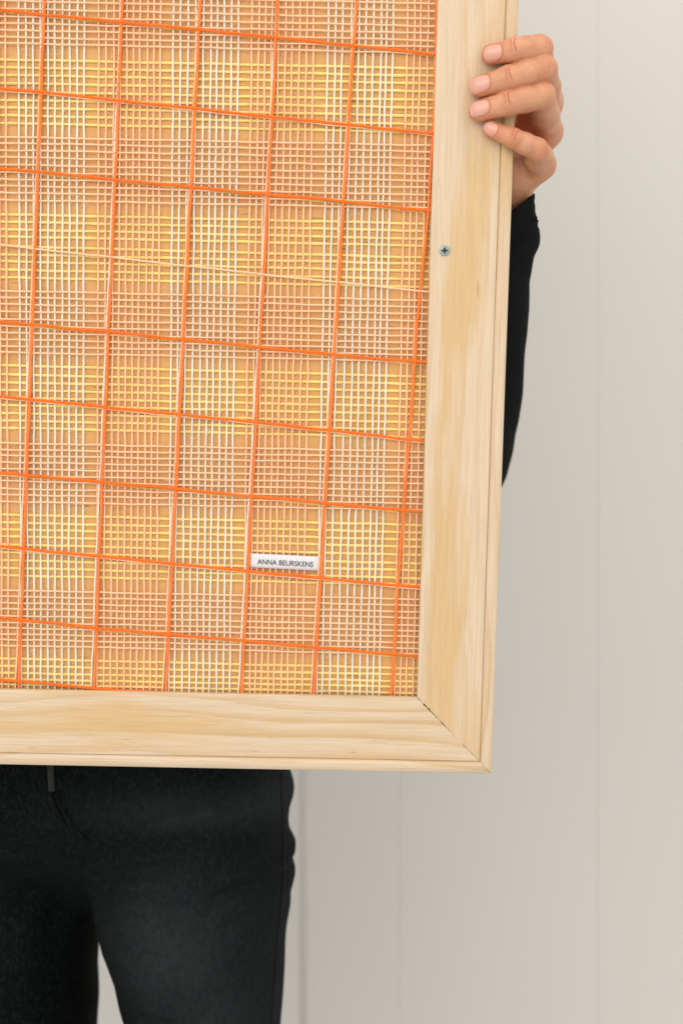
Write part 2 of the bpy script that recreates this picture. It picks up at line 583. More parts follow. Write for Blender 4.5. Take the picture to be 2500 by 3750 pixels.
per_v = pix(634, 305, N_V)[0] - pix(70, 305, N_V)[0]
wv = [vline(a, b_, N_V) for a, b_ in WV]
pv = [vline(a, b_, N_V) for a, b_ in PV]
k0 = wv[0][1]
for rep in (1, 2, 3, 4):
    wv += [(c - per_v * rep, k0 * 0.5) for c, k in wv[:10]] if rep > 0 else []
    pv += [(c - per_v * rep, k0 * 0.5) for c, k in pv[2:12] if c - per_v * rep < pv[0][0] - 0.002]
for c, k in wv:
    if UL_IN - 0.004 < c < U_IN + 0.02:
        v_yarn("white_yarn", c, k, N_V, 0.00053, M_WHITE, fuzz=380, thick=0.08)
for c, k in pv:
    if UL_IN - 0.004 < c < U_IN + 0.02:
        v_yarn("peach_yarn", c, k, N_V, 0.00051, M_PEACH, fuzz=420, thick=0.12)

# orange grid; every orange cord has a pale yarn lying beside it one layer down
OV = [[(164, 0), (153, 305), (72, 2445)], [(448, 0), (437, 305), (399, 1196), (363, 2041), (349, 2445)], [(734.6, 0), (719, 305), (612, 2445)],
      [(1017, 0), (1002, 305), (889, 2445)], [(1306, 0), (1285, 305), (1220, 1355), (1154.5, 2445)],
      [(1597, 100), (1593, 305), (1586, 478), (1568, 765), (1526, 1190), (1499, 1594), (1475, 1881), (1456, 2152), (1439, 2445)]]


def poly_v(pts, n):
    q = [pix(x, y, n) for x, y in pts]
    a, b_ = q[0], q[1]
    e0 = a + (a - b_) * ((V1 - a[1]) / (a[1] - b_[1])) if len(pts) < 8 else np.array([a[0] + 0.002, V1, n])
    a, b_ = q[-1], q[-2]
    e1 = a + (a - b_) * ((a[1] - V0) / (b_[1] - a[1]))
    e0[1] = V1; e1[1] = V0
    out = [e0] + q + [e1]
    for p in out:
        p[2] = n
    return out


orange_kw = dict(step=0.0011, sides=6, ply=2, pitch=0.0048, thick=0.14, wob=0.00024, fuzz=1300, flen=0.0017)
for i, pts in enumerate(OV):
    yarn("orange_cord", poly_v(pts, N_OV), 0.00092, M_ORANGE_PALE, **orange_kw)
    comp = [(x - (4 + 7 * y / 2445), y) for x, y in pts]
    if i < 5:
        yarn("white_yarn" if i % 2 else "peach_yarn", poly_v(comp, N_V + 0.0004), 0.00058, M_WHITE if i % 2 else M_PEACH, fuzz=110)
a, b_ = pix(164, 0, N_OV), pix(72, 2445, N_OV)
for rep in range(1, 6):
    k = (b_[0] - a[0]) / (b_[1] - a[1]) * (1 - rep * 0.15)
    c = a[0] - k * a[1] - 0.0423 * rep
    if c > UL_IN + 0.002:
        v_yarn("orange_cord", c, k, N_OV, 0.00092, M_ORANGE_PALE, **orange_kw)

OH = [[(0, 35), (105 * 1.594, 34 * 1.594), (458 * 1.594, 68 * 1.594), (815 * 1.594, 105 * 1.594), (1595, 199)],
      [(0, 325), (160, 338), (717, 398.5), (1275, 457.5), (1586, 489)],
      [(0, 617), (147, 630), (701, 685.5), (1259, 738), (1570, 772)],
      [(0, 1178), (119.6, 1189), (677.5, 1243), (1224, 1299), (1563, 1328)],
      [(0, 1451), (387, 1491), (937, 1546), (1555, 1615)],
      [(0, 1732), (375, 1765), (921, 1817), (1547, 1875)],
      [(0, 2001), (363.5, 2037), (904, 2091.5), (1458, 2144), (1539, 2152)],
      [(0, 2261), (354, 2300), (893, 2346.5), (1443, 2396), (1530, 2404)],
      [(0, 2488), (350, 2521), (560, 2536), (1500, 2590)]]


def poly_h(pts, n):
    q = [pix(x, y, n) for x, y in pts]
    a, b_ = q[0], q[-1]
    k = (b_[1] - a[1]) / (b_[0] - a[0])
    e0 = np.array([U0, a[1] + k * (U0 - a[0]), n]); e1 = np.array([U1, b_[1] + k * (U1 - b_[0]), n])
    out = [e0] + q + [e1]
    for p in out:
        p[2] = n
    return out


for i, pts in enumerate(OH):
    yarn("orange_cord", poly_h(pts, N_OH), 0.00088, M_ORANGE, **orange_kw)
    in_peach = i in (0, 2, 3, 5, 7)
    comp = [(x, y + (8 if in_peach else 6)) for x, y in pts]
    if i < 8:
        yarn("yellow_yarn" if in_peach else "peach_yarn", poly_h(comp, N_PH - (0.002 if in_peach else -0.0004)), 0.0006 if in_peach else 0.0005,
             M_YELLOW if in_peach else M_PEACH, fuzz=250 if in_peach else 130)
yarn("peach_yarn", poly_h([(0, 896), (398, 941), (956, 1004), (1547, 1066)], N_PH + 0.0010), 0.00052, M_PEACH, fuzz=150)
q0 = pix(0, 35, N_OH); q1 = pix(1595, 199, N_OH); ko = (q1[1] - q0[1]) / (q1[0] - q0[0])
for rep in range(1, 9):
    c = q0[1] - ko * q0[0] + 0.0426 * rep
    if c < VT_IN:
        h_yarn("orange_cord", c, ko * (1 - 0.08 * rep), N_OH, 0.00096, M_ORANGE, **orange_kw)

# fibres: one fine mesh per colour, too many to pick apart
for key, (material, chunks) in FUZZ.items():
    p0 = np.concatenate([c[0] for c in chunks]); sd = np.concatenate([c[1] for c in chunks])
    dr = np.concatenate([c[2] for c in chunks]); fl = np.concatenate([c[3] for c in chunks])
    m = len(p0)
    sgn = rng.choice([-1, 1], m)[:, None]
    ang = rng.uniform(-1.3, 1.3, m)[:, None]
    direc = sd * sgn * np.cos(ang) + dr * np.sin(ang)
    direc[:, 2] += rng.uniform(-0.15, 0.45, m)
    direc /= np.linalg.norm(direc, axis=1)[:, None]
    ln = (fl * rng.uniform(0.35, 1.35, m))[:, None]
    perp = np.cross(direc, np.array([0, 0, 1.0])); perp /= np.linalg.norm(perp, axis=1)[:, None]
    curl = rng.uniform(-0.8, 0.8, m)[:, None]
    pts = [p0, p0 + direc * ln * 0.5 + perp * ln * curl * 0.16, p0 + direc * ln + perp * ln * curl * 0.62]
    for p in pts:
        p[:, 2] = np.clip(p[:, 2], NB + 0.0002, -0.0029)
    wd = rng.uniform(0.00004, 0.00008, m)[:, None]
    V = np.stack([pts[0] - perp * wd, pts[0] + perp * wd, pts[1] - perp * wd, pts[1] + perp * wd, pts[2] - perp * wd * 0.4, pts[2] + perp * wd * 0.4], 1).reshape(-1, 3) - base
    b0 = np.arange(m)[:, None] * 6
    Q = np.concatenate([b0 + np.array([[0, 1, 3, 2]]), b0 + np.array([[2, 3, 5, 4]])])
    o = link("yarn_fuzz", mesh_np("yarn_fuzz", V, Q), material, art)
    o["kind"] = "stuff"

# ---- screw in the right stile
M_ZINC, znt, zb = simple("zinc_plated_steel", (0.27, 0.335, 0.315), 0.40, 0.45)
M_RECESS, _, _ = simple("screw_recess", (0.02, 0.025, 0.025), 0.6, 0.0)
sc = pix(1627, 918, 0.0)
scr_r = 0.00295
bm = bmesh.new()
rings = [(scr_r * 0.90, -0.0008), (scr_r, -0.0001), (scr_r, 0.00025), (scr_r * 0.96, 0.00062), (scr_r * 0.90, 0.00070)]
seg = 40
prev = None
for r_, z in rings:
    cur = [bm.verts.new((r_ * math.cos(2 * math.pi * k / seg), r_ * math.sin(2 * math.pi * k / seg), z)) for k in range(seg)]
    if prev:
        for k in range(seg):
            bm.faces.new((prev[k], prev[(k + 1) % seg], cur[(k + 1) % seg], cur[k]))
    prev = cur
# cross-shaped recess cut into the face
hw, hl = 0.00040, 0.00190
cross = [(hl, -hw), (hl, hw), (hw * 1.7, hw * 1.7), (hw, hl), (-hw, hl), (-hw * 1.7, hw * 1.7), (-hl, hw), (-hl, -hw), (-hw * 1.7, -hw * 1.7), (-hw, -hl), (hw, -hl), (hw * 1.7, -hw * 1.7)]
cr = [bm.verts.new((x, y, 0.00070)) for x, y in cross]
ce = [bm.edges.new((cr[k], cr[(k + 1) % 12])) for k in range(12)]
oe = [e for e in bm.edges if e.verts[0] in prev and e.verts[1] in prev]
bmesh.ops.triangle_fill(bm, edges=ce + oe, use_beauty=True)
for f in [f for f in bm.faces if all(v in cr for v in f.verts)]:
    bm.faces.remove(f)
lowc = [bm.verts.new((v.co.x * 0.82, v.co.y * 0.82, 0.00010)) for v in cr]
for k in range(12):
    bm.faces.new((cr[k], lowc[k], lowc[(k + 1) % 12], cr[(k + 1) % 12]))
bmesh.ops.recalc_face_normals(bm, faces=bm.faces[:])
sme = bpy.data.meshes.new("screw"); bm.to_mesh(sme); bm.free()
screw = link("screw", sme, M_ZINC, art)
sme.set_sharp_from_angle(angle=math.radians(35))
screw.matrix_local = Matrix.Translation(Vector(loc(sc))) @ Matrix.Rotation(math.radians(4), 4, 'Z')
screw["label"] = "zinc plated cross head screw"
bm = bmesh.new()
bm.faces.new([bm.verts.new((x * 0.80, y * 0.80, 0.00014)) for x, y in cross])
cme = bpy.data.meshes.new("drive_recess"); bm.to_mesh(cme); bm.free()
link("drive_recess", cme, M_RECESS, screw, smooth=False)

# ---- sewn ribbon label with its lettering
M_RIB, rnt, rb = simple("white_ribbon", (0.80, 0.77, 0.79), 0.6, 0.0, 0.3)
_o = objcoord(rnt)
wv_ = rnt.nodes.new('ShaderNodeTexChecker'); wv_.inputs['Scale'].default_value = 2500
wv_.inputs['Color1'].default_value = (0.72, 0.70, 0.725, 1); wv_.inputs['Color2'].default_value = (0.64, 0.62, 0.645, 1)
rnt.links.new(_o, wv_.inputs['Vector']); rnt.links.new(wv_.outputs['Color'], rb.inputs['Base Color'])
M_INK, _, _ = simple("black_print", (0.035, 0.033, 0.035), 0.8)
NL = -0.00415
tl, tr, br_, bl_ = [pix(x, y, NL) for x, y in ((915.5, 2026.5), (1171, 2038.6), (1167, 2090), (914, 2077.5))]
nx, ny = 24, 4
gv, gf = [], []
for side_ in (0, 1):
    for j in range(ny + 1):
        for i in range(nx + 1):
            s_, t_ = i / nx, j / ny
            p = (tl * (1 - s_) + tr * s_) * (1 - t_) + (bl_ * (1 - s_) + br_ * s_) * t_
            p = p.copy(); p[2] = NL - side_ * 0.00022 + 0.00010 * math.sin(s_ * 9) - 0.0004 * (abs(s_ - 0.5) * 2) ** 8
            gv.append(loc(p))
st_ = (nx + 1) * (ny + 1)
for j in range(ny):
    for i in range(nx):
        a = j * (nx + 1) + i
        gf.append((a, a + nx + 1, a + nx + 2, a + 1)); gf.append((st_ + a, st_ + a + 1, st_ + a + nx + 2, st_ + a + nx + 1))
for i in range(nx):
    gf.append((i, i + 1, st_ + i + 1, st_ + i)); b0_ = ny * (nx + 1) + i; gf.append((b0_ + 1, b0_, st_ + b0_, st_ + b0_ + 1))
for j in range(ny):
    a = j * (nx + 1); gf.append((a + nx + 1, a, st_ + a, st_ + a + nx + 1)); a += nx; gf.append((a, a + nx + 1, st_ + a + nx + 1, st_ + a))
ribbon = link("maker_label", mesh_from("maker_label", gv, gf), M_RIB, art)
ribbon["label"] = "white ribbon label printed with black capitals"
cu = bpy.data.curves.new("lettering", 'FONT'); cu.body = "ANNA BEURSKENS"; cu.align_x = 'LEFT'; cu.size = 1.0; cu.offset = 0.012
tmp = bpy.data.objects.new("lettering_tmp", cu); COL.objects.link(tmp)
bpy.context.view_layer.update()
tme = bpy.data.meshes.new_from_object(tmp.evaluated_get(bpy.context.evaluated_depsgraph_get()))
bpy.data.objects.remove(tmp)
xs = np.array([v.co[:] for v in tme.vertices])
b_left, b_right = pix(942, 2065.5, NL), pix(1146, 2076.5, NL)
cap = np.linalg.norm(pix(946, 2047, NL) - pix(946, 2065.5, NL))
ex = (b_right - b_left); wtxt = np.linalg.norm(ex); ex /= wtxt; ey = np.array([-ex[1], ex[0], 0])
x0_, x1_ = xs[:, 0].min(), xs[:, 0].max(); capn = xs[:, 1].max()
for v in tme.vertices:
    s_ = (v.co.x - x0_) / (x1_ - x0_)
    p = b_left + ex * s_ * wtxt + ey * v.co.y / capn * cap
    p[2] = NL + 0.00016 + 0.00010 * math.sin((0.1 + 0.8 * s_) * 9)
    v.co = loc(p)
link("lettering", tme, M_INK, ribbon, smooth=False)

# ------------------------------------------------------------------ distance-field modelling for the person
def surface_nets(fld, origin, h):
    """closed quad mesh of the zero level of a sampled distance field"""
    s = fld < 0
    nx_, ny_, nz_ = fld.shape
    cs = np.zeros((nx_ - 1, ny_ - 1, nz_ - 1), np.int8)
    for dx in (0, 1):
        for dy in (0, 1):
            for dz in (0, 1):
                cs += s[dx:nx_ - 1 + dx, dy:ny_ - 1 + dy, dz:nz_ - 1 + dz]
    act = (cs > 0) & (cs < 8)
    idx = np.full(act.shape, -1, np.int64)
    cells = np.argwhere(act); idx[act] = np.arange(len(cells))
    acc = np.zeros((len(cells), 3)); cnt = np.zeros(len(cells))
    for ax in range(3):
        o1, o2 = [a for a in range(3) if a != ax]
        for e1 in (0, 1):
            for e2 in (0, 1):
                a = cells.copy(); a[:, o1] += e1; a[:, o2] += e2
                b_ = a.copy(); b_[:, ax] += 1
                fa = fld[a[:, 0], a[:, 1], a[:, 2]]; fb = fld[b_[:, 0], b_[:, 1], b_[:, 2]]
                cr_ = (fa < 0) != (fb < 0)
                t = np.where(cr_, fa / np.where(cr_, fa - fb, 1), 0)
                p = a.astype(float); p[:, ax] += t
                acc[cr_] += p[cr_]; cnt[cr_] += 1
    verts = acc / cnt[:, None] * h + origin
    quads = []
    for ax in range(3):
        o1, o2 = [(1, 2), (2, 0), (0, 1)][ax]
        sl_a = [slice(1, -1)] * 3; sl_b = [slice(1, -1)] * 3
        sl_a[ax] = slice(0, -1); sl_b[ax] = slice(1, None)
        A = s[tuple(sl_a)]; B = s[tuple(sl_b)]
        for flip, mask in ((False, A & ~B), (True, ~A & B)):
            c = np.argwhere(mask)
            off = np.array([1, 1, 1]); off[ax] = 0
            c = c + off
            def cell(d1, d2):
                q = c.copy(); q[:, o1] -= d1; q[:, o2] -= d2
                return idx[q[:, 0], q[:, 1], q[:, 2]]
            q = np.stack([cell(1, 1), cell(0, 1), cell(0, 0), cell(1, 0)], 1)
            quads.append(q[:, ::-1] if flip else q)
    quads = np.concatenate(quads)
    return verts, quads


def grid(lo, hi, h):
    ax = [np.arange(lo[k], hi[k] + h, h) for k in range(3)]
    g = np.meshgrid(*ax, indexing='ij')
    return [a.astype(np.float32) for a in g]


def smin(a, b, k):
    h = np.clip(0.5 + 0.5 * (b - a) / k, 0, 1)
    return b * (1 - h) + a * h - k * h * (1 - h)


def cone(G, a, b, ra, rb):
    """capsule with a changing radius"""
    a = np.asarray(a, np.float32); b = np.asarray(b, np.float32)
    ab = b - a; L2 = float(ab @ ab)
    px, py, pz = G[0] - a[0], G[1] - a[1], G[2] - a[2]
    t = np.clip((px * ab[0] + py * ab[1] + pz * ab[2]) / L2, 0, 1)
    d = np.sqrt((px - ab[0] * t) ** 2 + (py - ab[1] * t) ** 2 + (pz - ab[2] * t) ** 2)
    ts = t * t * (3 - 2 * t) * 0.4 + t * 0.6
    return d - (ra + (rb - ra) * ts)


def ell(G, c, r):
    q = np.sqrt(((G[0] - c[0]) / r[0]) ** 2 + ((G[1] - c[1]) / r[1]) ** 2 + ((G[2] - c[2]) / r[2]) ** 2)
    return (q - 1) * min(r)


def stack(G, rows, pw=2.0):
    """vertical pile of ellipses; rows of (z, cx, cy, rx, ry), z falling or rising"""
    rows = np.array(sorted(rows), float)
    z = G[2]
    f = [np.interp(z, rows[:, 0], rows[:, k]).astype(np.float32) for k in range(1, 5)]
    q = (np.abs((G[0] - f[0]) / f[2]) ** pw + np.abs((G[1] - f[1]) / f[3]) ** pw) ** (1.0 / pw)
    d = (q - 1) * np.minimum(f[2], f[3])
    return np.maximum(d, np.maximum(z - rows[-1, 0], rows[0, 0] - z))


# ---- the hand (frame coordinates, millimetres)
def cpix(cx, cy, n):
    """point in the close-up of the hand: pixels of the crop at (1550, 50), 0.3827 photo pixels each; n in mm"""
    p = pix(1550 + cx * 0.38265, 50 + cy * 0.38265, n / 1000.0) * 1000
    return np.array([p[0], p[1], n])


FING = {   # tip, end joint, middle joint, knuckle: crop x, crop y, depth n, radius
    'index': [(652, 392, 5.6, 5.7), (860, 350, 8.3, 6.5), (1108, 332, 3.0, 7.3), (1150, 770, -42, 9.0)],
    'middle': [(540, 700, 5.8, 5.9), (810, 618, 8.8, 6.8), (1146, 528, 4.0, 7.7), (1182, 860, -43, 9.0)],
    'ring': [(533, 930, 5.8, 5.8), (800, 862, 8.6, 6.7), (1128, 782, 4.0, 7.4), (1186, 1130, -36, 8.8)],
    'pinky': [(648, 1105, 4.8, 4.6), (852, 1190, 6.6, 5.3), (1080, 1300, 0.0, 6.4), (1118, 1448, -25, 8.6)],
}
NAIL = {'index': (660, 364), 'middle': (532, 662), 'ring': (530, 893), 'pinky': (636, 1088)}
NAILSZ = {'index': (5.2, 4.3), 'middle': (5.9, 4.7), 'ring': (5.6, 4.4), 'pinky': (4.5, 3.5)}
P = {k: [cpix(*q[:3]) for q in v] for k, v in FING.items()}
wrist = cpix(690, 1910, -55)
hh = 0.5
allp = np.array([q for v in P.values() for q in v] + [wrist])
HG = grid((allp[:, 0].min() - 9, allp[:, 1].min() - 14, -74), (allp[:, 0].max() + 13, allp[:, 1].max() + 11, 18), hh)
palm = None
for k, base_pt, r0, r1 in (('index', cpix(690, 1700, -64), 8.6, 11.0), ('middle', cpix(700, 1720, -58), 8.6, 11.0), ('ring', cpix(720, 1735, -50), 8.4, 11.0), ('pinky', cpix(745, 1750, -43), 8.4, 10.5)):
    c = cone(HG, P[k][3], base_pt, r0, r1)
    palm = c if palm is None else smin(palm, c, 6.0)
palm = smin(palm, cone(HG, cpix(785, 1690, -48), wrist, 15.0, 15.0), 8.0)
palm = smin(palm, cone(HG, cpix(860, 1450, -26), cpix(760, 1720, -40), 8.5, 11.0), 5.0)     # heel of the hand
th = [cpix(640, 1560, -58), cpix(560, 1180, -47), cpix(540, 930, -34), cpix(520, 720, -31)]
thumb = smin(smin(cone(HG, th[0], th[1], 12.5, 10.0), cone(HG, th[1], th[2], 9.6, 8.8), 3.0), cone(HG, th[2], th[3], 8.8, 7.6), 2.5)
palm = smin(palm, thumb, 7.0)
palm = smin(palm, cone(HG, cpix(960, 900, -66), cpix(720, 1420, -64), 7.0, 9.0), 5.0)      # web of the thumb
cav = ell(HG, cpix(890, 1070, -26), (11.0, 11.5, 31.0))
palm = -smin(-palm, cav, 4.0)
fing = None
VIEW = np.array([0.06, 0.30, 0.95])
VSGN = 1.0
CREASE = {1: ((-1.3, -0.035, 1.0), (0.4, 0.04, 0.8), (1.6, 0.05, 0.35)), 2: ((-3.6, -0.02, 0.5), (-2.2, 0.0, 0.8), (-0.4, 0.03, 0.6))}


def crease_s(G, c, a):
    return (G[0] - c[0]) * a[0] + (G[1] - c[1]) * a[1] + (G[2] - c[2]) * a[2]


def joints(k):
    """axis along the finger and across it at the end and middle joints"""
    for j, amp in ((1, 0.85), (2, 0.5)):
        ax_ = P[k][j - 1] - P[k][j]; ax_ = ax_ / np.linalg.norm(ax_)
        nn = VIEW - ax_ * (VIEW @ ax_); nn /= np.linalg.norm(nn)
        yield j, ax_, np.cross(nn, ax_), amp, FING[k][j][3]

for k in ('index', 'middle', 'ring', 'pinky'):
    p = P[k]; r = [q[3] for q in FING[k]]
    f = cone(HG, p[0], p[1], r[0], r[1] * 0.97)
    mid = (p[1] + p[2]) / 2 + np.array([0, 0, 0.6]); rm = (r[1] + r[2]) / 2 * 0.985
    f = smin(f, cone(HG, p[1], mid, r[1] * 0.98, rm), 2.2)
    f = smin(f, cone(HG, mid, p[2], rm, r[2] * 0.97), 2.2)
    mp = (p[2] + p[3]) / 2
    f = smin(f, cone(HG, p[2], mp, r[2] * 0.95, r[3] * 0.94), 2.5)
    f = smin(f, cone(HG, mp, p[3], r[3] * 0.94, r[3] * 0.94), 2.0)
    # short curved skin creases across the back of the end and middle joints
    for j, sj, wj, amp, rj in joints(k):
        for o_, bend, am_ in CREASE[j]:
            f = f + amp * am_ * np.exp(-((crease_s(HG, p[j], sj) - o_ - bend * crease_s(HG, p[j], wj) ** 2) / 0.40) ** 2) * np.exp(-(crease_s(HG, p[j], wj) / (0.62 * rj)) ** 4) * (crease_s(HG, p[j], np.cross(sj, wj) * VSGN) > 0)
    # nail plate: a shallow rim around a flatter plate
    ax = p[0] - p[1]; ax /= np.linalg.norm(ax)
    nm = VIEW - ax * (VIEW @ ax); nm /= np.linalg.norm(nm)
    ac = np.cross(nm, ax)
    nc = cpix(*NAIL[k], p[0][2] + r[0] * 0.9)
    L_, W_ = NAILSZ[k]
    s_ = sum((HG[i] - nc[i]) * ax[i] for i in range(3)); w_ = sum((HG[i] - nc[i]) * ac[i] for i in range(3))
    up_ = sum((HG[i] - p[0][i]) * nm[i] for i in range(3))
    e = (np.abs(s_ / L_) ** 3.0 + np.abs(w_ / W_) ** 3.0) ** (1 / 3.0)
    front = 1 / (1 + np.exp(-(up_ - r[0] * 0.25) * 2.0))
    f = f + front * (0.55 * np.exp(-((e - 1.03) / 0.07) ** 2) - 0.16 * (e < 0.95))
    fing = f if fing is None else smin(fing, f, 0.25)
hand = smin(fing, palm, 3.5)
# faint tendon and vein relief on the skin
hand = hand + 0.10 * np.sin(HG[0] * 0.33 + 1.3 * np.sin(HG[1] * 0.17)) * np.sin(HG[1] * 0.29 + HG[2] * 0.2)
# keep the palm clear of the frame
fr_x, fr_b = U_OUT * 1000 - 0.2, -21.6
bx_ = np.maximum(HG[0] - fr_x, np.maximum(HG[2] - 0.35, fr_b - HG[2]))
hand = np.maximum(hand, -bx_)
hv, hq = surface_nets(hand, np.array([HG[0][0, 0, 0], HG[1][0, 0, 0], HG[2][0, 0, 0]], float), hh)
nail_m = np.zeros(len(hv)); red_m = np.zeros(len(hv)); cre_m = np.zeros(len(hv)); edge_m = np.zeros(len(hv))
for k in ('index', 'middle', 'ring', 'pinky'):
    p = P[k]; r = [q[3] for q in FING[k]]
    ax = p[0] - p[1]; ax /= np.linalg.norm(ax)
    nm = VIEW - ax * (VIEW @ ax); nm /= np.linalg.norm(nm); ac = np.cross(nm, ax)
    nc = cpix(*NAIL[k], p[0][2] + r[0] * 0.9); L_, W_ = NAILSZ[k]
    s_ = (hv - nc) @ ax; w_ = (hv - nc) @ ac; up_ = (hv - p[0]) @ nm
    e = (np.abs(s_ / L_) ** 3 + np.abs(w_ / W_) ** 3) ** (1 / 3)
    nail_m = np.maximum(nail_m, np.clip((1.0 - e) / 0.07, 0, 1) * (up_ > r[0] * 0.2))
    edge_m = np.maximum(edge_m, np.clip((1.0 - e) / 0.07, 0, 1) * (up_ > r[0] * 0.1) * np.clip((s_ - L_ * 0.80) / 0.5, 0, 1))
    cre_m = np.maximum(cre_m, 0.8 * np.exp(-((e - 1.04) / 0.06) ** 2) * (up_ > r[0] * 0.1))
    for j, sj, wj, amp, rj in joints(k):
        gv_ = hv.T
        for o_, bend, am_ in CREASE[j]:
            cre_m = np.maximum(cre_m, (1.0 if j == 1 else 0.55) * am_ * np.exp(-((crease_s(gv_, p[j], sj) - o_ - bend * crease_s(gv_, p[j], wj) ** 2) / 0.5) ** 2)
                               * np.exp(-(crease_s(gv_, p[j], wj) / (0.62 * rj)) ** 4) * (crease_s(gv_, p[j], np.cross(sj, wj) * VSGN) > 0))
    for j, sz, am in ((0, 9.0, 0.8), (1, 6.0, 0.8), (2, 7.0, 0.75), (3, 11, 0.45)):
        red_m = np.maximum(red_m, am * np.exp(-(np.linalg.norm(hv - p[j], axis=1) / sz) ** 4))
# inside of the palm is redder too
red_m = np.maximum(red_m, 1.0 * np.exp(-((np.linalg.norm(hv - cpix(960, 1090, -38), axis=1)) / 19) ** 4))
fm_np = np.array(FM)
hand_w = (fm_np[:3, :3] @ (hv / 1000).T).T + fm_np[:3, 3]
# the other hand, mirrored across the artwork's centre line
hv_m = hv.copy(); hv_m[:, 0] = 2 * UC * 1000 - hv_m[:, 0]
hand_l = (fm_np[:3, :3] @ (hv_m / 1000).T).T + fm_np[:3, 3]


def fworld(p_mm):
    return fm_np[:3, :3] @ (np.asarray(p_mm) / 1000) + fm_np[:3, 3]


wr_R = fworld(wrist); wr_L = fworld([2 * UC * 1000 - wrist[0], wrist[1], wrist[2]])
BX, BY = -0.200, 1.02                 # body axis
el_R = np.array([0.068, 1.005, 1.035]); el_L = np.array([2 * BX - 0.068 - 0.02, 1.015, 1.035])
sh_R = np.array([BX + 0.175, 1.06, 1.335]); sh_L = np.array([BX - 0.175, 1.06, 1.335])

# ---- the rest of the body (metres)
bh = 0.007
BG = grid((BX - 0.42, 0.76, -0.01), (0.24, 1.26, 1.74), bh)
b_f = smin(cone(BG, wr_R, el_R, 0.023, 0.034), cone(BG, el_R, sh_R, 0.034, 0.046), 0.02)
b_f = np.minimum(b_f, smin(cone(BG, wr_L, el_L, 0.023, 0.034), cone(BG, el_L, sh_L, 0.034, 0.046), 0.02))
tor = stack(BG, [(0.78, BX, BY, 0.145, 0.092), (0.90, BX, BY, 0.155, 0.10), (1.05, BX, BY, 0.125, 0.088), (1.22, BX, BY + 0.01, 0.145, 0.098),
                 (1.34, BX, BY + 0.025, 0.145, 0.075), (1.40, BX, BY + 0.03, 0.075, 0.055)])
b_f = smin(b_f, tor, 0.04)
b_f = smin(b_f, cone(BG, (BX, BY + 0.03, 1.36), (BX, BY + 0.015, 1.47), 0.055, 0.052), 0.03)
hd = ell(BG, (BX, BY + 0.005, 1.585), (0.074, 0.093, 0.112))
hd = smin(hd, ell(BG, (BX, BY - 0.035, 1.525), (0.05, 0.05, 0.05)), 0.03)
hd = smin(hd, cone(BG, (BX, BY - 0.088, 1.60), (BX, BY - 0.106, 1.566), 0.008, 0.013), 0.012)
for s_ in (-1, 1):
    hd = smin(hd, ell(BG, (BX + s_ * 0.076, BY + 0.01, 1.58), (0.011, 0.02, 0.03)), 0.008)
    hd = np.maximum(hd, -ell(BG, (BX + s_ * 0.032, BY - 0.098, 1.592), (0.016, 0.014, 0.01)))
hd = np.maximum(hd, -ell(BG, (BX, BY - 0.094, 1.535), (0.024, 0.010, 0.006)))
b_f = smin(b_f, hd, 0.02)
hipR = np.array([BX + 0.08, BY, 0.84]); hipL = np.array([BX - 0.08, BY, 0.84])
kn = [np.array([-0.098, 1.01, 0.46]), np.array([-0.245, 1.035, 0.46])]
an = [np.array([-0.102, 1.055, 0.09]), np.array([-0.247, 1.085, 0.09])]
for hp, k_, a_ in ((hipR, kn[0], an[0]), (hipL, kn[1], an[1])):
    b_f = smin(b_f, smin(cone(BG, hp, k_, 0.050, 0.036), cone(BG, k_, a_, 0.036, 0.028), 0.02), 0.03)
    b_f = smin(b_f, cone(BG, a_ + np.array([0, 0.02, -0.045]), a_ + np.array([0.01, -0.13, -0.055]), 0.036, 0.028), 0.02)
bv, bq = surface_nets(b_f, np.array([BG[0][0, 0, 0], BG[1][0, 0, 0], BG[2][0, 0, 0]], float), bh)

allv = np.concatenate([bv, hand_w, hand_l])
allq = np.concatenate([bq, hq + len(bv), hq[:, ::-1] + len(bv) + len(hand_w)])
body_me = mesh_np("person", allv, allq)
z_ = np.zeros(len(bv))
for nm_, arr in (("nail", np.concatenate([z_, nail_m, nail_m])), ("red", np.concatenate([z_, red_m, red_m])), ("crease", np.concatenate([z_, cre_m, cre_m])), ("free_edge", np.concatenate([z_, edge_m, edge_m]))):
    at = body_me.attributes.new(nm_, 'FLOAT', 'POINT'); at.data.foreach_set('value', arr.astype(np.float32))


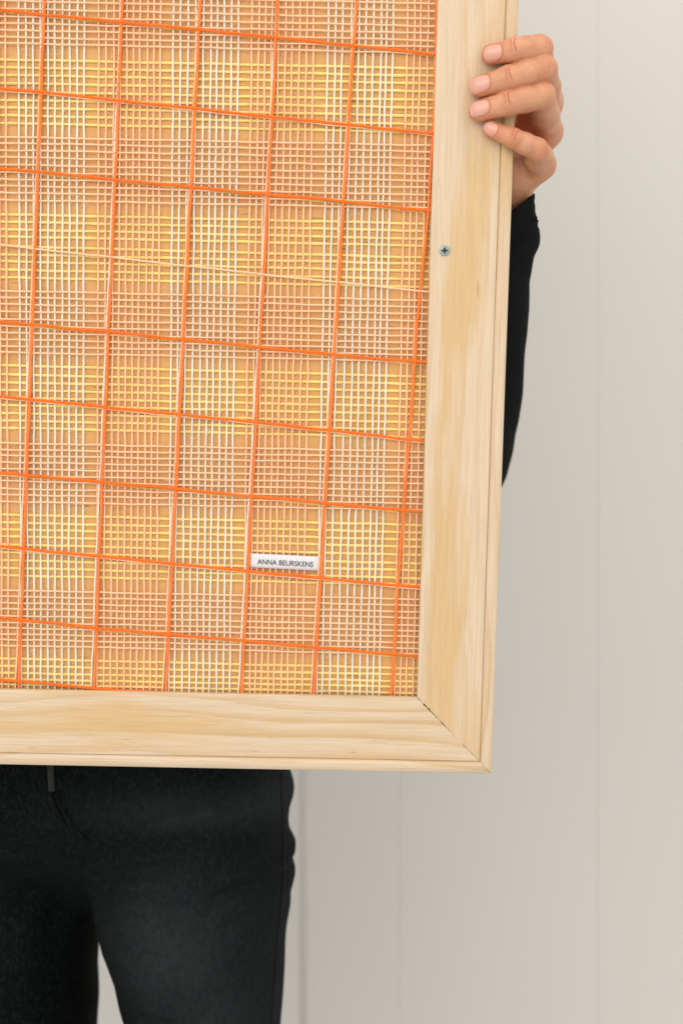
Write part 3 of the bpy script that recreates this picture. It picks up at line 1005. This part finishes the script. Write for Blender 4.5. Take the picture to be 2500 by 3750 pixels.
def skin_material():
    m, nt, b = mat("skin")
    g = nt.nodes.new('ShaderNodeNewGeometry').outputs['Position']
    an_ = node(nt, 'ShaderNodeAttribute', attribute_name="nail"); ar = node(nt, 'ShaderNodeAttribute', attribute_name="red")
    n1 = noise(nt, vmap(nt, g, (90, 90, 90)), 1.0, 4.0, 0.6)
    n2 = noise(nt, vmap(nt, g, (420, 420, 420)), 1.0, 3.0, 0.6)
    c = mixc(nt, ramp(nt, n1, [(0.36, 0.0), (0.64, 1.0)]), (0.54, 0.24, 0.128), (0.63, 0.325, 0.185))
    c = mixc(nt, math_n(nt, 'MULTIPLY', ar.outputs['Fac'], 0.85), c, (0.60, 0.185, 0.085))
    c = mixc(nt, ramp(nt, n2, [(0.52, 0.0), (0.72, 0.25)]), c, (0.54, 0.25, 0.14))
    ac_ = node(nt, 'ShaderNodeAttribute', attribute_name="crease")
    c = mixc(nt, math_n(nt, 'MULTIPLY', ac_.outputs['Fac'], 0.75), c, (0.45, 0.12, 0.055))
    c = mixc(nt, math_n(nt, 'MULTIPLY', an_.outputs['Fac'], 0.85), c, (0.68, 0.37, 0.29))
    ae = node(nt, 'ShaderNodeAttribute', attribute_name="free_edge")
    c = mixc(nt, math_n(nt, 'MULTIPLY', ae.outputs['Fac'], 0.6), c, (0.80, 0.66, 0.55))
    nt.links.new(c, b.inputs['Base Color'])
    r_ = nt.nodes.new('ShaderNodeMapRange'); r_.inputs[3].default_value = 0.45; r_.inputs[4].default_value = 0.25
    nt.links.new(an_.outputs['Fac'], r_.inputs[0]); nt.links.new(r_.outputs[0], b.inputs['Roughness'])
    b.inputs['Subsurface Weight'].default_value = 0.18
    b.inputs['Subsurface Radius'].default_value = (1.0, 0.35, 0.18)
    b.inputs['Subsurface Scale'].default_value = 0.0028
    b.inputs['Specular IOR Level'].default_value = 0.5
    v = nt.nodes.new('ShaderNodeTexVoronoi'); v.inputs['Scale'].default_value = 1.0
    nt.links.new(vmap(nt, g, (1500, 1500, 1500)), v.inputs['Vector'])
    h = math_n(nt, 'ADD', v.outputs['Distance'], math_n(nt, 'MULTIPLY', n2, 1.5))
    inv = math_n(nt, 'SUBTRACT', 1.0, an_.outputs['Fac'])
    bump(nt, b, math_n(nt, 'MULTIPLY', h, inv), 0.6, 0.00032)
    return m


person = link("person", body_me, skin_material())
person["label"] = "person in black jeans and black sweater standing behind the frame, hand gripping its edge"
person["category"] = "person"


def denim_material():
    m, nt, b = mat("black_denim")
    g = nt.nodes.new('ShaderNodeNewGeometry').outputs['Position']
    fade = ramp(nt, noise(nt, vmap(nt, g, (7, 7, 5), (0.4, 0, 0.2)), 1.0, 4.0, 0.6), [(0.35, 0.0), (0.75, 1.0)])
    wear = None
    for wx, wz, sx_, sz_ in ((-0.105, 0.715, 0.05, 0.055), (-0.085, 0.655, 0.042, 0.06), (-0.075, 0.81, 0.07, 0.014), (-0.30, 0.70, 0.05, 0.08)):
        sp = nt.nodes.new('ShaderNodeSeparateXYZ'); nt.links.new(g, sp.inputs[0])
        dx_ = math_n(nt, 'POWER', math_n(nt, 'ABSOLUTE', math_n(nt, 'DIVIDE', math_n(nt, 'SUBTRACT', sp.outputs[0], wx), sx_)), 2.0)
        dz_ = math_n(nt, 'POWER', math_n(nt, 'ABSOLUTE', math_n(nt, 'DIVIDE', math_n(nt, 'SUBTRACT', sp.outputs[2], wz), sz_)), 2.0)
        q_ = math_n(nt, 'EXPONENT', math_n(nt, 'MULTIPLY', math_n(nt, 'ADD', dx_, dz_), -1.0))
        wear = q_ if wear is None else math_n(nt, 'MAXIMUM', wear, q_)
    fade = math_n(nt, 'ADD', math_n(nt, 'MULTIPLY', fade, 0.15), math_n(nt, 'MULTIPLY', wear, math_n(nt, 'ADD', math_n(nt, 'MULTIPLY', fade, 0.7), 0.4)))
    slub = noise(nt, vmap(nt, g, (620, 620, 240)), 1.0, 4.0, 0.8)
    mott = noise(nt, vmap(nt, g, (260, 260, 200)), 1.0, 4.0, 0.7)
    c = mixc(nt, fade, (0.0017, 0.0026, 0.0028), (0.019, 0.0235, 0.0245))
    c = mixc(nt, ramp(nt, slub, [(0.48, 0.0), (0.75, 0.65)]), c, (0.026, 0.031, 0.033))
    c = mixc(nt, ramp(nt, mott, [(0.45, 0.0), (0.75, 0.5)]), c, (0.0025, 0.0035, 0.004))
    nt.links.new(c, b.inputs['Base Color'])
    b.inputs['Roughness'].default_value = 0.9; b.inputs['Specular IOR Level'].default_value = 0.06
    w = nt.nodes.new('ShaderNodeTexWave'); w.inputs['Scale'].default_value = 1.0; w.inputs['Distortion'].default_value = 1.5
    w.bands_direction = 'DIAGONAL'
    nt.links.new(vmap(nt, g, (260, 260, 260)), w.inputs['Vector'])
    bump(nt, b, math_n(nt, 'ADD', math_n(nt, 'MULTIPLY', w.outputs['Fac'], 0.5), slub), 0.5, 0.0004)
    return m


def knit_material():
    m, nt, b = mat("black_jersey")
    g = nt.nodes.new('ShaderNodeNewGeometry').outputs['Position']
    n1 = noise(nt, vmap(nt, g, (600, 600, 900)), 1.0, 3.0, 0.6)
    nt.links.new(mixc(nt, n1, (0.0035, 0.0047, 0.0046), (0.009, 0.011, 0.0105)), b.inputs['Base Color'])
    b.inputs['Roughness'].default_value = 0.95; b.inputs['Specular IOR Level'].default_value = 0.06
    bump(nt, b, n1, 0.4, 0.0003)
    return m


M_DENIM = denim_material(); M_KNIT = knit_material()

# ---- jeans: outline rows from the photograph at the body's own distance
JD = 1.0


def jx(px):
    return (px - 1250) / FPX * JD


def jz(py):
    return CAM_H - (py - 1875) / FPX * JD


OUT_R = [(2600, 1030), (2700, 1040), (2819, 1052), (2880, 1068), (2949, 1058), (3020, 1058), (3060, 1066), (3098, 1088), (3140, 1064), (3194, 1078), (3278, 1060), (3309, 1066),
         (3400, 1056), (3492, 1048), (3592, 1039), (3684, 1033), (3750, 1027), (4200, 985), (4800, 930), (5600, 900), (6550, 880)]
IN_R = [(2600, 300), (3056, 330), (3300, 352), (3430, 372), (3500, 402), (3554, 426), (3645, 450), (3750, 488), (4200, 520), (4800, 500), (5600, 520), (6550, 560)]
yy = sorted(set([p[0] for p in OUT_R] + [p[0] for p in IN_R]))
rows_r, rows_l = [], []
IN_L = [(2600, 320), (3056, 332), (3400, 336), (3462, 326), (3530, 318), (3630, 309), (3750, 314), (4200, 300), (4800, 250), (5600, 200), (6550, 160)]
OUT_L = [(2600, -640), (2880, -660), (3100, -650), (3400, -560), (3750, -420), (4200, -300), (4800, -230), (5600, -250), (6550, -240)]
o_r = np.array(OUT_R, float); i_r = np.array(IN_R, float); i_l = np.array(IN_L, float); o_l = np.array(OUT_L, float)
for y in np.unique(np.concatenate([o_r[:, 0], i_r[:, 0], i_l[:, 0], o_l[:, 0]])):
    a = jx(np.interp(y, i_r[:, 0], i_r[:, 1])); c = jx(np.interp(y, o_r[:, 0], o_r[:, 1]))
    z = jz(y); dep = float(np.interp(z, [0.1, 0.45, 0.75, 0.95], [0.062, 0.072, 0.098, 0.108])); cy = float(np.interp(z, [0.1, 0.46, 0.8], [1.055, 1.005, 1.0]))
    rows_r.append((z, (a + c) / 2, cy, (c - a) / 2, dep))
    a2 = jx(np.interp(y, o_l[:, 0], o_l[:, 1])); c2 = jx(np.interp(y, i_l[:, 0], i_l[:, 1]))
    rows_l.append((z, (a2 + c2) / 2, cy + 0.042, (c2 - a2) / 2, dep))
jh = 0.0036
JG = grid((-0.40, 0.86, 0.08), (0.02, 1.16, 0.98), jh)
lr = stack(JG, rows_r, 2.25); ll = stack(JG, rows_l, 2.25)
pel = stack(JG, [(0.716, -0.176, 1.03, 0.012, 0.02), (0.738, -0.176, 1.025, 0.045, 0.055), (0.759, -0.180, 1.015, 0.085, 0.080), (0.782, BX + 0.01, 1.01, 0.130, 0.098), (0.80, BX, 1.005, 0.156, 0.108), (0.86, BX - 0.002, 1.005, 0.159, 0.112), (0.97, BX - 0.002, 1.01, 0.155, 0.108)], 2.3)
jean = smin(np.minimum(lr, ll), pel, 0.014)
# pull creases running out from the crotch, and bunching down the outer seam
ang_c = np.arctan2(JG[2] - jz(3060), JG[0] - jx(330))
rad_c = np.sqrt((JG[2] - jz(3060)) ** 2 + (JG[0] - jx(330)) ** 2)
jean = jean + 0.0011 * np.sin(ang_c * 13 + 2 * np.sin(rad_c * 40)) * np.exp(-((rad_c - 0.05) / 0.075) ** 2) * (JG[1] < 1.0)
jean = jean + 0.0006 * np.sin(JG[2] * 95 + JG[0] * 40 + 1.5 * np.sin(JG[0] * 60)) * np.exp(-((JG[0] + 0.05) / 0.05) ** 2)
jean = jean + 0.0010 * np.sin(JG[0] * 55 + 1.2 * np.sin(JG[2] * 30)) * np.sin(JG[2] * 42 + 0.7)
jean = jean + 0.0014 * np.sin(JG[2] * 150 + JG[0] * 25 + np.sin(JG[0] * 35)) * np.exp(-((JG[2] - 0.83) / 0.03) ** 2) * np.exp(-((JG[0] + 0.09) / 0.07) ** 2)
for (ax_, ay_), (bx2, by2), am_, wd_ in (((335, 3045), (930, 2885), 0.0030, 0.0045), ((360, 3100), (800, 3010), 0.0026, 0.004), ((560, 2925), (1010, 2870), 0.0024, 0.004),
                                       ((250, 3040), (-60, 2985), 0.0026, 0.0045), ((380, 3180), (620, 3130), 0.002, 0.0035), ((760, 3160), (1060, 3105), 0.0024, 0.0035), ((800, 3260), (1055, 3205), 0.002, 0.0035),
                                       ((470, 3560), (800, 3600), 0.0018, 0.004), ((500, 3690), (960, 3640), 0.0022, 0.004)):
    p_, q_ = np.array([jx(ax_), jz(ay_)]), np.array([jx(bx2), jz(by2)])
    L_ = np.linalg.norm(q_ - p_); dv = (q_ - p_) / L_
    t_ = (JG[0] - p_[0]) * dv[0] + (JG[2] - p_[1]) * dv[1]
    d_ = -(JG[0] - p_[0]) * dv[1] + (JG[2] - p_[1]) * dv[0] - 0.006 * np.sin(t_ / L_ * 3.14)
    m_ = np.clip(t_ / (0.25 * L_), 0, 1) * np.clip((L_ - t_) / (0.35 * L_), 0, 1) * (JG[1] < 1.0)
    jean = jean - am_ * m_ * (np.exp(-(d_ / wd_) ** 2) - 0.8 * np.exp(-((d_ + wd_ * 1.6) / wd_) ** 2))
jv, jq = surface_nets(jean, np.array([JG[0][0, 0, 0], JG[1][0, 0, 0], JG[2][0, 0, 0]], float), jh)
jeans_me = mesh_np("jeans", jv, jq)
jeans = link("jeans", jeans_me, M_DENIM, person)
jeans["label"] = "faded black denim jeans"
bvh = BVHTree.FromPolygons([tuple(p) for p in jv], [tuple(int(i) for i in q) for q in jq])


def on_jeans(px, py, lift):
    d = Vector(ray(px, py)).normalized()
    hit = bvh.ray_cast(Vector((0, 0, CAM_H)), d)
    return np.array(hit[0] - d * lift) if hit[0] is not None else wp(px, py, 0.9)


def strip(name, line, width_px, lift, material, parent, fold=0.0008):
    """raised band lying on the jeans along a photo polyline"""
    line = np.array(line, float)
    seg = np.linalg.norm(np.diff(line, axis=0), axis=1); cum = np.concatenate([[0], np.cumsum(seg)])
    n = max(4, int(cum[-1] / 8)); t = np.linspace(0, cum[-1], n)
    pts = np.stack([np.interp(t, cum, line[:, k]) for k in (0, 1)], 1)
    d = np.gradient(pts, axis=0); d /= np.linalg.norm(d, axis=1)[:, None]
    nrm = np.stack([-d[:, 1], d[:, 0]], 1)
    vs, fs = [], []
    offs = [(-0.5, -0.001), (-0.42, lift), (-0.2, lift + fold), (0.2, lift + fold), (0.42, lift), (0.5, -0.001)]
    for i in range(n):
        for o_, l_ in offs:
            q = pts[i] + nrm[i] * o_ * width_px
            vs.append(on_jeans(q[0], q[1], l_))
    m = len(offs)
    for i in range(n - 1):
        for k in range(m - 1):
            fs.append((i * m + k, i * m + k + 1, (i + 1) * m + k + 1, (i + 1) * m + k))
    return link(name, mesh_from(name, vs, fs), material, parent)


M_WORN, wnt, wb = mat("worn_denim_edge")
wg = wnt.nodes.new('ShaderNodeNewGeometry').outputs['Position']
wc = mixc(wnt, ramp(wnt, noise(wnt, vmap(wnt, wg, (420, 420, 420)), 1.0, 4.0, 0.7), [(0.35, 0.0), (0.7, 1.0)]), (0.022, 0.024, 0.020), (0.042, 0.043, 0.034))
wnt.links.new(wc, wb.inputs['Base Color']); wb.inputs['Roughness'].default_value = 0.9; wb.inputs['Specular IOR Level'].default_value = 0.1
strip("fly_edge", [(184, 2700), (186, 2810), (190, 2898)], 26, 0.0014, M_WORN, jeans)
strip("fly_flap", [(290, 2700), (288, 2790), (262, 2845), (215, 2870)], 60, 0.0006, M_DENIM, jeans)
strip("seam", [(186, 2905), (205, 2960), (238, 3022)], 9, 0.0012, M_DENIM, jeans, 0.001)
strip("seam", [(203, 2908), (228, 2965), (262, 3028), (318, 3075)], 16, 0.0014, M_DENIM, jeans, 0.001)
strip("seam", [(1034, 2830), (1038, 2950), (1040, 3100), (1038, 3250), (1018, 3450), (998, 3748)], 14, 0.0008, M_DENIM, jeans, 0.0008)

# ---- sweater: torso and two sleeves
def sleeve_rows():
    edge = [(600, 1990), (650, 1972), (690, 1958), (700, 1956), (751, 1938), (785, 1956), (817, 1971), (838, 1954), (868, 1964), (905, 1970), (939, 1955), (1000, 1940), (1035, 1932), (1085, 1934), (1140, 1934), (1228, 1929),
            (1311, 1918), (1447, 1908), (1545, 1893), (1628, 1876), (1665, 1866), (1710, 1846), (1745, 1830), (1785, 1800), (1825, 1750)]
    rows = []
    for py, px in edge:
        t = min(1.0, max(0.0, (py - 740) / 960.0))
        dep = 0.842 + (1.0 - 0.842) * t
        r = 0.0335 + 0.0125 * min(1, t * 1.6) + (0.003 if 780 < py < 940 else 0)
        if py > 1665:
            r *= max(0.25, 1 - (py - 1665) / 240.0)
        xr = (px - 1250) / FPX * dep
        z = CAM_H - (py - 1875) / FPX * dep
        rows.append((z, xr - r, dep, r, r * (1.32 + 0.08 * t)))
    return rows


sr = sleeve_rows()
sh_ = 0.0022
SG = grid((-0.03, 0.78, 0.98), (0.16, 1.12, 1.26), sh_)
sl = stack(SG, sr, 2.0)
# oblique cut at the cuff
c0, c1 = wp(1874, 782, 0.830), wp(1957, 692, 0.85)
sl0 = sl
zc = c0[2] + (SG[0] - c0[0]) * (c1[2] - c0[2]) / (c1[0] - c0[0]) * (0.55 + 0.45 * np.clip((SG[0] - c0[0]) / (c1[0] - c0[0]), 0, 1.3))
sl = np.maximum(sl, SG[2] - zc)
sl = smin(sl, cone(SG, el_R + np.array([0, 0, 0.0]), sh_R, 0.044, 0.056), 0.02)
fold = np.sin((SG[2] * 1.0 - SG[0] * 0.55) * 330 + 1.2 * np.sin(SG[0] * 90 + SG[1] * 60))
sl = sl - 0.0009 * np.clip(1 - np.abs((zc - SG[2]) - 0.004) / 0.005, 0, 1) + 0.0015 * fold * np.clip((SG[2] - 1.14) / 0.03, 0, 1) + 0.0005 * np.sin((SG[2] + SG[0] * 0.8) * 130 + SG[1] * 50)
inner_ = smin(cone(SG, wr_R, el_R, 0.0255, 0.030), cone(SG, fworld(cpix(700, 1600, -52)), wr_R, 0.026, 0.0255), 0.01)
sv, sq = surface_nets(sl, np.array([SG[0][0, 0, 0], SG[1][0, 0, 0], SG[2][0, 0, 0]], float), sh_)
TG = grid((BX - 0.45, 0.80, 0.86), (0.06, 1.26, 1.46), 0.007)
tf = stack(TG, [(0.905, BX, BY - 0.01, 0.168, 0.118), (0.95, BX, BY - 0.01, 0.168, 0.116), (1.05, BX, BY, 0.145, 0.102), (1.22, BX, BY + 0.01, 0.162, 0.112),
                (1.34, BX, BY + 0.025, 0.160, 0.090), (1.40, BX, BY + 0.03, 0.09, 0.07), (1.43, BX, BY + 0.03, 0.07, 0.065)])
tf = smin(tf, cone(TG, sh_R, (sh_R + el_R) / 2, 0.058, 0.053), 0.03)
tf = smin(tf, smin(cone(TG, sh_L, el_L, 0.058, 0.046), cone(TG, el_L, wr_L + (el_L - wr_L) * 0.12, 0.046, 0.037), 0.02), 0.03)
tf = tf + 0.002 * np.sin(TG[2] * 60 + TG[0] * 25)
tv, tq = surface_nets(tf, np.array([TG[0][0, 0, 0], TG[1][0, 0, 0], TG[2][0, 0, 0]], float), 0.007)
sw = link("sweater", mesh_np("sweater", np.concatenate([sv, tv]), np.concatenate([sq, tq + len(sv)])), M_KNIT, person)
sw["label"] = "plain black long sleeved sweater"

# ---- hair and shoes
HGr = grid((BX - 0.13, BY - 0.13, 1.40), (BX + 0.13, BY + 0.15, 1.74), 0.006)
hr = ell(HGr, (BX, BY + 0.02, 1.60), (0.090, 0.104, 0.118))
hr = smin(hr, cone(HGr, (BX, BY + 0.06, 1.58), (BX, BY + 0.075, 1.46), 0.075, 0.05), 0.03)
hr = np.maximum(hr, -ell(HGr, (BX, BY - 0.09, 1.555), (0.07, 0.085, 0.095)))
hr = hr + 0.002 * np.sin(HGr[0] * 260 + 3 * np.sin(HGr[2] * 20))
hv2, hq2 = surface_nets(hr, np.array([HGr[0][0, 0, 0], HGr[1][0, 0, 0], HGr[2][0, 0, 0]], float), 0.006)
M_HAIR, _, _ = simple("brown_hair", (0.06, 0.035, 0.02), 0.5)
link("hair", mesh_np("hair", hv2, hq2), M_HAIR, person)
M_SHOE, _, _ = simple("black_leather", (0.02, 0.02, 0.02), 0.45)
for a_ in an:
    a_ = np.array(a_)
    KG = grid((a_[0] - 0.07, a_[1] - 0.22, -0.01), (a_[0] + 0.08, a_[1] + 0.10, 0.13), 0.005)
    k_ = smin(cone(KG, a_ + np.array([0, 0.03, -0.04]), a_ + np.array([0.01, -0.14, -0.055]), 0.046, 0.038), cone(KG, a_ + np.array([0, 0.01, -0.03]), a_ + np.array([0, 0.01, 0.02]), 0.042, 0.04), 0.03)
    k_ = np.maximum(k_, 0.002 - KG[2])
    kv, kq = surface_nets(k_, np.array([KG[0][0, 0, 0], KG[1][0, 0, 0], KG[2][0, 0, 0]], float), 0.005)
    link("shoe", mesh_np("shoe", kv, kq), M_SHOE, person)
